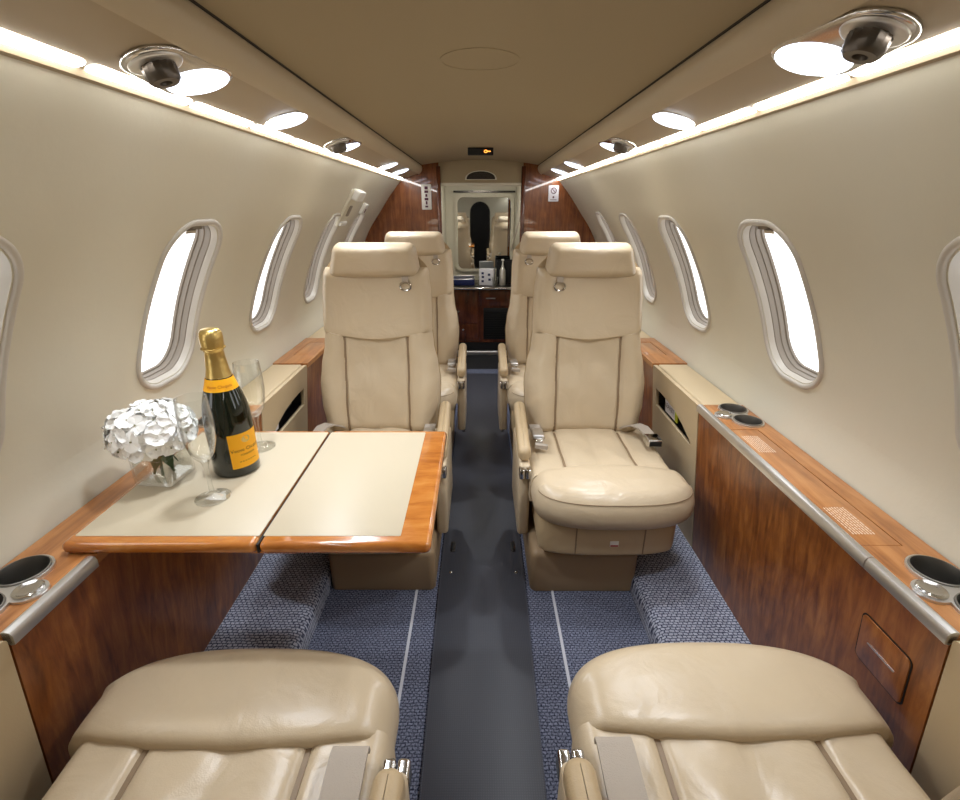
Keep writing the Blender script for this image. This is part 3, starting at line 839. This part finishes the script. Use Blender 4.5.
for sg in (1, -1):
    a = 'the seat with the sticker' if sg > 0 else 'the seat at the folding table'
    side_panel(sg, 1.432, 1.87, 'beige side panel with black slot pocket beside ' + a, slot_at(0))
    side_panel(sg, 2.28, 2.73, 'beige side panel beside the far seat, ' + SN[sg])
    b = 'the console with ashtray door' if sg > 0 else 'the console under the table'
    side_panel(sg, -.36, .538, 'plain beige side panel beside the near seat, next to ' + b)
def card(sg, ya, yb_, label, edge, text):
    c = thing('safety_card', label, 'card', (sg * .72, (ya + yb_) / 2, .40))
    f = lambda p, q, h: (sg * (px(q) + .016 + .02 - h), p, q)
    MB().pad(rrect(ya, yb_, .4605, .512, .002, 2), .018, .022, 0, 0, f=f, k=2).build('card_sheet', M['paper'], c, True)
    if edge:
        MB().pad(rrect(ya - .022, ya - .001, .4600, .508, .002, 2), .018, .022, 0, 0, f=f, k=2).build('card_edge', M['lime'], c, True)
    vs, fs = text_mesh(text, .026)
    MB().add([f((ya + yb_) / 2 - vx * (1 if sg > 0 else -1), .490 + vy, .0226) for vx, vy, vz in vs], fs).build('printed_word', M['ink'], c, True)
card(1, 1.665, 1.765, 'white card with lime edge in the slot pocket by the sticker seat', True, 'LEARJET')
card(-1, 1.54, 1.60, 'white folded card in the slot pocket by the table', False, 'LEARJET')

# ------------------------------------------------------------------ folding table
TZ = .644
tb = thing('folding_table', 'fold-out table with beige leather inlay and glossy golden wood rim', 'table', (-.42, .96, .6))
def leaf(x0, x1, il, ir):
    L = MB()
    o = rrect(x0, x1, .713, 1.192, .0115, 4)
    l = L.pad(o, TZ - .023, TZ, .0095, .010, k=4).build('leaf', M['woodx'], tb, True)
    MB().pad(rrect(x0 + il, x1 - ir, .737, 1.176, .003, 2), TZ - .0005, TZ + .0008, 0, .0005, k=2).build('leather_inlay', M['tabletop'], l, True)
leaf(-.748, -.3995, .012, .0015); leaf(-.3955, -.088, .0015, .056)
MB().box(-.3995, -.3955, .718, 1.188, TZ - .022, TZ - .004).build('hinge_gap', M['black'], tb, True)
MB().rbox(-.425, -.335, .735, .765, TZ - .040, TZ - .0235, .006).build('hinge_latch', M['woodx'], tb, True)
for y in (.83, 1.09): MB().rbox(-.66, -.20, y - .015, y + .015, TZ - .037, TZ - .0232, .003).build('support_rail', M['dmetal'], tb, True)

# champagne bottle
BX, BY = -.553, .984
bz = TZ + .001
b = thing('champagne_bottle', 'dark green bottle with gold foil and yellow label on the table', 'bottle', (BX, BY, bz))
MB().lathe([(.03, .006), (.041, 0), (.046, .002), (.0485, .008), (.0485, .12), (.0475, .14), (.044, .162), (.038, .185), (.031, .206), (.0245, .226), (.0205, .245), (.0185, .262), (.0175, .285)], (0, 0, 0), 48, (True, True)).build('glass_body', M['bottle'], b)
fo = MB().lathe([(.0262, .2195), (.0222, .240), (.0199, .262), (.0187, .276), (.0195, .279), (.0215, .282), (.0222, .292), (.0225, .308), (.0215, .317), (.017, .323), (.008, .3255)], (0, 0, 0), 40, (False, True)).build('gold_foil', M['foil'], b)
MB().tube([(.0225 * cos(2 * pi * k / 32), .0225 * sin(2 * pi * k / 32), .284 + .0012 * sin(k * 2.4)) for k in range(32)], .0013, 6, True).build('wire_ring', M['foil'], fo)
nb = MB().lathe([(.0345, .1965), (.0288, .215), (.0272, .2215)], (0, 0, 0), 40).build('neck_label', M['label'], b)
A0 = radians(-28); AW = radians(44)
lb = MB().lathe([(.0489, .022), (.0489, .102)], (0, 0, 0), 24, a0=A0 - AW, a1=A0 + AW).build('body_label', M['label'], b)
def wrap(body, size, ang, z, r):
    vs, fs = text_mesh(body, size); rr = (lambda zz: r) if not callable(r) else r
    return MB().add([(rr(z + y) * cos(ang + x / rr(z)), rr(z + y) * sin(ang + x / rr(z)), z + y) for x, y, _ in vs], fs)
wrap('Veuve Clicquot', .0115, A0, .064, .0492).build('label_print', M['ink'], lb)
wrap('PONSARDIN', .0060, A0, .052, .0492).build('label_print', M['ink'], lb)
dl = MB()
for k in range(7):
    a = A0 - .42 + k * .12; dl.add([(.0492 * cos(a + q * .05), .0492 * sin(a + q * .05), .036 + w) for q in (0, 1) for w in (0, .002)], [(0, 1, 3, 2)])
dl.build('label_line', M['ink'], lb)
MB().add([(.0492 * cos(A0 + .010 * cos(t) / .0489), .0492 * sin(A0 + .010 * cos(t) / .0489), .087 + .008 * sin(t)) for t in [2 * pi * k / 20 for k in range(20)]], [tuple(range(20))]).build('label_emblem', M['foil'], lb)
wrap('Veuve Clicquot', .0085, radians(-68), .207, lambda z: .0345 + (z - .1965) * (-.0073 / .025) + .0006).build('neck_print', M['inkr'], nb)

# flutes
def flute(x, y, label):
    g = thing('champagne_flute', label, 'glass', (x, y, bz), 'champagne flutes')
    MB().lathe([(.0, .0), (.030, .0), (.034, .0012), (.034, .0024), (.022, .005), (.010, .009), (.0052, .016), (.0042, .03), (.0040, .055), (.0048, .074), (.008, .084), (.0, .0865)], (0, 0, 0), 40).build('foot_and_stem', M['glass'], g)
    out = [(.0, .0870), (.0085, .0855), (.015, .092), (.0225, .106), (.0285, .130), (.0312, .155), (.0312, .180), (.0295, .205), (.0282, .221)]
    inn = [(.0272, .2212), (.0284, .205), (.0301, .180), (.0301, .155), (.0273, .130), (.021, .108), (.0125, .096), (.0, .0925)]
    MB().lathe(out + inn, (0, 0, 0), 44).build('bowl', M['glass'], g)
flute(-.5465, .861, 'empty clear champagne flute standing between the camera and the bottle')
flute(-.543, 1.088, 'empty clear champagne flute standing behind the champagne bottle')

# vase and hydrangea
VX, VY = -.692, .945
v = thing('glass_vase', 'square clear glass vase with water holding white flowers', 'vase', (VX, VY, bz), None, radians(-6))
h, w, th = .092, .043, .004
o = lambda r_, q=.008: rrect(-r_, r_, -r_, r_, q, 4)
L = [[(p[0], p[1], 0) for p in o(w - .003)], [(p[0], p[1], .003) for p in o(w)], [(p[0], p[1], h) for p in o(w)], [(p[0], p[1], h) for p in o(w - th, .005)], [(p[0], p[1], .009) for p in o(w - th, .005)]]
MB().loft(L).build('vase_glass', M['glass'], v)
MB().loft([[(p[0], p[1], z) for p in o(w - th + .0004, .005)] for z in (.0088, .058)]).build('water', M['water'], v)
fl = thing('hydrangea_flower', 'white hydrangea flower head in the square glass vase', 'flower', (VX, VY, bz))
R = random.Random(11)
pb = MB(); cb = MB()
N = 104
ell = []
for i in range(1, 12):
    a = pi * i / 12; ell.append([(.058 * sin(a) * cos(2 * pi * j / 20) - .006, .058 * sin(a) * sin(2 * pi * j / 20), .112 + .040 * cos(a)) for j in range(20)])
pb.loft(ell)
for k in range(N):
    zz = 1 - 1.5 * (k + .5) / N; ph = k * 2.39996
    rr = sqrt(max(0, 1 - zz * zz)); nrm = Vector((rr * cos(ph), rr * sin(ph), zz + .1))
    nrm = (nrm.normalized() + Vector((R.uniform(-.22, .22), R.uniform(-.22, .22), R.uniform(-.1, .2)))).normalized()
    sc_ = 1 + R.uniform(-.07, .10)
    c = Vector((rr * cos(ph) * .074, rr * sin(ph) * .074, zz * .052)) * sc_ + Vector((-.006, 0, .114))
    u = nrm.orthogonal().normalized(); u.rotate(Matrix.Rotation(R.random() * 6, 3, nrm)); vv = nrm.cross(u)
    S = R.uniform(.018, .024)
    for q in range(4):
        a = q * pi / 2 + R.uniform(-.12, .12); d1 = u * cos(a) + vv * sin(a); d2 = nrm.cross(d1)
        tilt = R.uniform(-.15, .25); rows = []
        for i in range(7):
            tt = i / 6; wd = .08 + .60 * sqrt(max(0, 1 - ((tt - .60) / .62) ** 2)) * (1 if tt > .3 else .55 + 1.5 * tt)
            if i == 6: wd = .34
            row = []
            for j in (-1, -.6, -.2, .2, .6, 1):
                hgt = tilt * tt * tt * S + .10 * S * (j * j) * tt + .0012 * sin(j * 4 + k + q)
                row.append(tuple(c + d1 * S * tt * (1 - .10 * abs(j) * (i == 6)) + d2 * S * wd * j + nrm * hgt))
            rows.append(row)
        pb.grid(rows)
    cb.loft([[tuple(c + (u * cos(2 * pi * j / 6) + vv * sin(2 * pi * j / 6)) * .0016 + nrm * hh_) for j in range(6)] for hh_ in (.0005, .0035)])
nf_ = len(pb.f); pb.add(cb.v, cb.f)
bl = pb.build('blossom', M['petal'], fl, angle=80, weld=False)
bl.data.materials.append(M['pist'])
for pl_ in bl.data.polygons:
    if pl_.index >= nf_: pl_.material_index = 1
sb = MB()
for k in range(5):
    a = k * 1.26; sb.tube([(.020 * cos(a) - .004, .020 * sin(a) + .006, .012), (.010 * cos(a), .010 * sin(a), .05), (.012 * cos(a), .012 * sin(a), .10)], .003, 7)
sb.build('stem', M['stem'], fl)
lf = MB()
for a, l in ((-.5, .05), (-1.5, .045), (.6, .04)):
    rows = []
    for i in range(6):
        t_ = i / 5; wd = .014 * sin(pi * (t_ * .92 + .04))
        rows.append([(cos(a) * (l * t_ * .7) - sin(a) * wd * j, sin(a) * (l * t_ * .7) + cos(a) * wd * j, .085 - .055 * t_ + .004 * abs(j)) for j in (-1, 0, 1)])
    lf.grid(rows)
lf.build('leaf', M['stem'], fl, angle=80)

# ------------------------------------------------------------------ partition signs, exit fitting, galley
YP = Y1 - .012
def plate(name, label, cat, cx_, cz_, w_, h_, m):
    t = thing(name, label, cat, (cx_, YP, cz_))
    MB().pad(rrect(-w_ / 2, w_ / 2, -h_ / 2, h_ / 2, .006, 4), .0005, .006, 0, .002, f=lambda p, q, h: (p, -h, q), k=2).build('plate', m, t)
    return t
def at(xp, yp, Y):
    """point of the plane y=Y seen at a pixel (used for a few far, flat fittings)"""
    f, th = 490.0, radians(21.5)
    u, v_ = (xp - 480) / f, (400 - yp) / f
    d = Vector((u, cos(th) + v_ * sin(th), -sin(th) + v_ * cos(th))); return Vector((0, 0, 1.2)) + d * (Y / d.y)
p = at(426.5, 197, YP)
t = plate('exit_sign', 'narrow upright white sign with plum lettering on the wood partition', 'sign', p.x, p.z, .068, .165, M['white'])
for k, (w_, h_) in enumerate(((.022, .020), (.026, .016), (.014, .018), (.026, .016), (.012, .022), (.020, .012))):
    MB().box(-w_ / 2, w_ / 2, -.0072, -.006, .058 - .024 * k - h_ / 2, .058 - .024 * k + h_ / 2).build('glyph', M['plum'], t)
p = at(553.5, 193.5, YP)
t = plate('no_smoking_sign', 'small white no smoking placard on the wood partition', 'sign', p.x, p.z, .072, .105, M['paper'])
MB().tube([(.018 * cos(2 * pi * k / 24), -.0065, .018 + .018 * sin(2 * pi * k / 24)) for k in range(24)], .003, 6, True).build('ban_ring', M['plum'], t)
MB().tube([(-.013, -.0065, .031), (.013, -.0065, .005)], .0022, 6).build('ban_bar', M['plum'], t)
MB().box(-.006, .005, -.0072, -.006, -.030, -.018).build('pictogram', M['plum'], t)
MB().box(-.022, .022, -.0068, -.006, -.042, -.039).build('printed_line', M['plum'], t)

# exit handle fitting and small placard on the table-side wall, above the last windows
def wall_fit(p, q, h, y, s, sg=-1): return wpt(y + p, s + q, -h, sg)
ys_, ss = 2.62, s_at_z(1.185)
t = thing('exit_release', 'white emergency exit handle housing on the wall above the windows', 'handle', wpt(ys_, ss, 0, -1))
MB().pad(rrect(-.085, .075, -.10, .09, .012, 4), 0, .012, 0, .006, f=lambda p, q, h: wall_fit(p, q, h, ys_, ss), k=3).build('housing', M['wall'], t, True)
MB().pad(rrect(-.07, .07, -.105, -.055, .008, 4), .006, .042, 0, .008, f=lambda p, q, h: wall_fit(p, q, h, ys_, ss), k=3).build('cover', M['white'], t, True)
MB().pad(rrect(-.02, .045, -.02, .035, .012, 4), .0115, .0135, 0, 0, f=lambda p, q, h: wall_fit(p, q, h, ys_, ss), k=3).build('pull_recess', M['shade'], t, True)
MB().pad(rrect(-.075, .055, .062, .082, .004, 4), .008, .022, 0, .004, f=lambda p, q, h: wall_fit(p, q, h, ys_, ss), k=3).build('lower_lip', M['white'], t, True)
y2, s2 = 3.02, s_at_z(1.185)
t = thing('exit_placard', 'tiny white placard with red mark beside the exit handle', 'sign', wpt(y2, s2, 0, -1))
MB().pad(rrect(-.045, .045, -.03, .03, .006, 4), 0, .018, 0, .004, f=lambda p, q, h: wall_fit(p, q, h, y2, s2), k=3).build('plate', M['white'], t, True)
MB().pad(rrect(-.005, .02, -.005, .018, .002, 2), .0175, .0195, 0, 0, f=lambda p, q, h: wall_fit(p, q, h, y2, s2), k=2).build('red_mark', M['plum'], t, True)

# ceiling fittings
t = thing('ceiling_sign', 'dark little cabin sign with lit orange symbol under the ceiling', 'sign', (.003, 2.97, 1.485))
MB().rbox(-.07, .07, -.012, .03, -.022, .013, .004).build('sign_box', M['black'], t)
MB().tube([(.028 + .008 * cos(2 * pi * k / 14), -.0125, -.005 + .006 * sin(2 * pi * k / 14)) for k in range(14)], .002, 5, True).build('lit_symbol', M['orange'], t)
MB().box(.035, .055, -.0135, -.0115, -.007, -.003).build('lit_symbol_bar', M['orange'], t)
t = thing('air_grille', 'arched dark air grille in the header above the galley', 'grille', (.006, Y1 - .005, 1.375))
arc = [(-.11, 0)] + [(.11 * cos(pi - pi * k / 16), .058 * sin(pi - pi * k / 16) ** .8) for k in range(1, 16)] + [(.11, 0)]
MB().pad(arc, 0, .006, 0, .002, f=lambda p, q, h: (p, -h, q), k=2).build('surround', M['wall'], t)
MB().pad([(x * .9, z * .86 + .003) for x, z in arc], .005, .0075, 0, 0, f=lambda p, q, h: (p, -h, q), k=2).build('dark_opening', M['dmetal'], t)
for k in range(4): MB().box(-.085 + .012 * k, .085 - .012 * k, -.011, -.007, .008 + .010 * k, .011 + .010 * k).build('louvre', M['dmetal'], t)
t = thing('ceiling_speaker', 'flush round speaker cover in the middle of the ceiling', 'speaker', (0, 1.27, 1.499))
f = lambda p, q, h: (p, q, cz(p) - 1.499 - h)
MB().holed(circ(0, 0, .088, 40), [circ(0, 0, .084, 40)], -.001, .0012, f).build('rim', M['ceil'], t)
MB().holed(circ(0, 0, .084, 40), [circ(0, 0, .002, 6)], -.001, .0004, f).build('cover', M['ceil'], t)

# mirror and galley unit
p0 = at(457, 197, 4.55); p1 = at(510, 269, 4.55)
t = thing('galley_mirror', 'rounded mirror on the end wall above the galley counter', 'mirror', (0, 4.555, 1.0))
zt, zb_ = p0.z - 1.0, p1.z - 1.0
xl, xr = p0.x, p1.x
f = lambda p, q, h: (p, -h, q)
MB().pad(rrect(xl, xr, zb_, zt, .05, 6), .002, .010, 0, .003, f=f, k=2).build('mirror_glass', M['mirror'], t, angle=8)
MB().holed(rrect(xl - .022, xr + .022, zb_ - .02, zt + .03, .06, 6), [rrect(xl + .002, xr - .002, zb_ + .002, zt - .002, .05, 6)], 0, .02, f).build('mirror_frame', M['wall'], t)
MB().box(xl - .03, xr + .03, -.03, 0, zt + .035, zt + .05).build('top_rail', M['dmetal'], t)

GZ = at(480, 287, 4.13).z
g = thing('galley_cabinet', 'dark wood galley cabinet with metal edged counter under the mirror', 'cabinet', (.006, 4.35, 0))
MB().box(-.30, .31, 4.17, 4.55, .10, GZ - .022).build('carcass', M['woodd'], g, True)
MB().pad([(-.295, 4.555), (-.295, 4.135), (-.15, 4.125), (.0, 4.115), (.15, 4.125), (.306, 4.135), (.306, 4.555)], GZ - .024, GZ, .004, .006, k=3).build('counter', M['dmetal'], g, True)
MB().tube([(-.295, 4.130, GZ - .012), (-.15, 4.120, GZ - .012), (0, 4.110, GZ - .012), (.15, 4.120, GZ - .012), (.306, 4.130, GZ - .012)], .012, 10).build('counter_edge', M['chrome'], g, True)
fy = lambda p, q, h: (p, 4.17 - h, q)
dr = MB().pad(rrect(-.26, -.02, .27, GZ - .04, .005, 3), 0, .008, 0, .003, f=fy, k=2).build('drawer', M['woodd'], g, True)
MB().lathe([(.008, 0), (.009, .004), (.006, .008)], (0, 0, 0), 14, (True, True)).xf(Matrix.Translation((-.185, 4.158, .37)) @ Matrix.Rotation(pi / 2, 4, 'X')).build('knob', M['chrome'], dr, True)
dr = MB().pad(rrect(-.26, -.02, .12, .26, .005, 3), 0, .008, 0, .003, f=fy, k=2).build('drawer', M['woodd'], g, True)
MB().lathe([(.008, 0), (.009, .004), (.006, .008)], (0, 0, 0), 14, (True, True)).xf(Matrix.Translation((-.145, 4.158, .215)) @ Matrix.Rotation(pi / 2, 4, 'X')).build('knob', M['chrome'], dr, True)
dr = MB().pad(rrect(-.01, .28, .42, GZ - .04, .005, 3), 0, .008, 0, .003, f=fy, k=2).build('drawer', M['woodd'], g, True)
MB().rbox(.05, .13, 4.152, 4.162, .478, .488, .003).build('handle', M['metal'], dr, True)
gr = MB().pad(rrect(.03, .27, .13, .40, .005, 3), 0, .007, 0, .002, f=fy, k=2).build('vent_grille', M['black'], g, True)
for k in range(12): MB().box(.045, .255, 4.156, 4.163, .145 + .02 * k, .153 + .02 * k).build('slat', M['mat'], gr, True)
MB().box(-.29, .30, 4.175, 4.19, 0, .10).build('kick_board', M['mat'], g, True)
t = thing('threshold_bar', 'polished metal bar across the floor before the galley cabinet', 'bar', (.006, 4.10, 0))
MB().rbox(-.27, .285, -.02, .02, .0, .045, .012).build('bar', M['metal'], t, False)
for o_ in t.children: o_.location = (-.006, 0, 0)

def onc(x, y): return (x, y, GZ + .0005)
t = thing('serving_tray', 'navy blue tray with a pale rim on the galley counter', 'tray', onc(-.155, 4.33))
MB().pad(rrect(-.11, .11, -.12, .12, .02), 0, .05, .004, .006, k=3).build('tray_body', M['blue'], t)
MB().tube([(x, y, .05) for x, y in rrect(-.105, .105, -.115, .115, .02)], .004, 6, True).build('rim', M['metal'], t)
t = thing('paper_box', 'white printed paper box standing on the galley counter', 'box', onc(.06, 4.25), None, radians(-14))
MB().rbox(-.062, .062, -.035, .035, 0, .135, .004).build('box_body', M['paper'], t)
for k, (x, z) in enumerate(((-.03, .10), (-.028, .07), (-.03, .035), (.025, .09), (.03, .05))): MB().box(x - .010, x + .010, -.0362, -.0352, z - .010, z + .008).build('print_mark', M['blue'], t)
t = thing('ice_caddy', 'dark square caddy at the end of the galley counter', 'caddy', onc(.215, 4.36))
MB().holed(rrect(-.072, .072, -.09, .09, .012), [rrect(-.066, .066, -.084, .084, .01)], 0, .19, lambda p, q, h: (p, q, h)).box(-.07, .07, -.085, .085, .001, .006).build('caddy_body', M['mat'], t)
t = thing('dispenser_bottle', 'small silver pump bottle in front of the dark caddy', 'bottle', onc(.190, 4.225))
MB().lathe([(.022, 0), (.026, .004), (.026, .12), (.018, .14), (.010, .15)], (0, 0, 0), 24, (True, True)).build('bottle_body', M['metal'], t)
MB().lathe([(.010, .15), (.012, .16), (.006, .162), (.005, .20), (.012, .202), (.012, .212)], (0, 0, 0), 16, (True, True)).build('pump', M['white'], t)
for i, (x, y, lb_) in enumerate(((-.03, 4.215, 'small clear tumbler before the navy tray'), (.125, 4.20, 'small clear tumbler beside the pump bottle'))):
    t = thing('tumbler', lb_ + ' on the galley counter', 'glass', onc(x, y))
    MB().lathe([(0, 0), (.022, 0), (.027, .075), (.0255, .075), (.021, .006), (0, .006)], (0, 0, 0), 24).build('glass_wall', M['glass'], t)
# strap hanging diagonally inside the galley doorway
t = thing('pull_strap', 'grey strap slung diagonally in the galley doorway', 'strap', (.26, 4.0, 1.0))
a = at(521, 214, 3.9); b_ = at(511, 250, 4.3)
MB().ribbon([(a.x, a.y, a.z), ((a.x + b_.x) / 2 - .004, (a.y + b_.y) / 2, (a.z + b_.z) / 2 - .02), (b_.x, b_.y, b_.z)], .025, .004, (0, .4, .6)).build('webbing', M['strap'], t, True)
MB().rbox(a.x - .004, a.x + .014, 3.88, 3.92, a.z - .16, a.z + .04, .004).build('strap_anchor', M['black'], t, True)

# ------------------------------------------------------------------ light, sky, camera
for sg, y in SPOTS:
    L = bpy.data.lights.new('reading_beam', 'SPOT'); L.energy = 11.0; L.color = (.86, .92, 1.0); L.spot_size = radians(112); L.spot_blend = .85; L.shadow_soft_size = .03
    o_ = bpy.data.objects.new('reading_beam', L); COL.objects.link(o_)
    P = Vector(on_panel(sg, y, 0, 0, .03)); o_.location = P
    T = Vector((sg * .32, y + (.02 if y < 1.2 else -.1), .45)); o_.rotation_euler = (T - P).to_track_quat('-Z', 'Y').to_euler()
t = thing('galley_lamp', 'small round lamp under the galley ceiling behind the arched header', 'lamp', (.006, 3.80, 1.384))
MB().pad(circ(0, 0, .045, 28), -.012, 0, .004, 0, k=3).build('lamp_lens', M['lens'], t)
L = bpy.data.lights.new('galley_beam', 'AREA'); L.energy = 2.2; L.shape = 'DISK'; L.size = .08; L.color = (1, .96, .88)
o_ = bpy.data.objects.new('galley_beam', L); COL.objects.link(o_); o_.location = (.006, 3.80, 1.365); o_.rotation_euler = (radians(35), 0, 0)
W = bpy.data.worlds.new('sky'); sc.world = W; W.use_nodes = True
bg = W.node_tree.nodes['Background']; bg.inputs['Color'].default_value = (1, 1, 1, 1); bg.inputs['Strength'].default_value = 2.0

cam = bpy.data.cameras.new('camera'); cam.sensor_width = 36; cam.lens = 36 * 490 / 960; cam.clip_start = .01
co = bpy.data.objects.new('camera', cam); COL.objects.link(co)
co.location = (0, 0, 1.2); co.rotation_euler = (radians(90 - 21.5), 0, 0)
sc.camera = co
sc.cycles.transparent_max_bounces = 24
sc.view_settings.view_transform = 'Standard'; sc.view_settings.look = 'None'
sc.view_settings.exposure = 0.36; sc.view_settings.gamma = 1.0
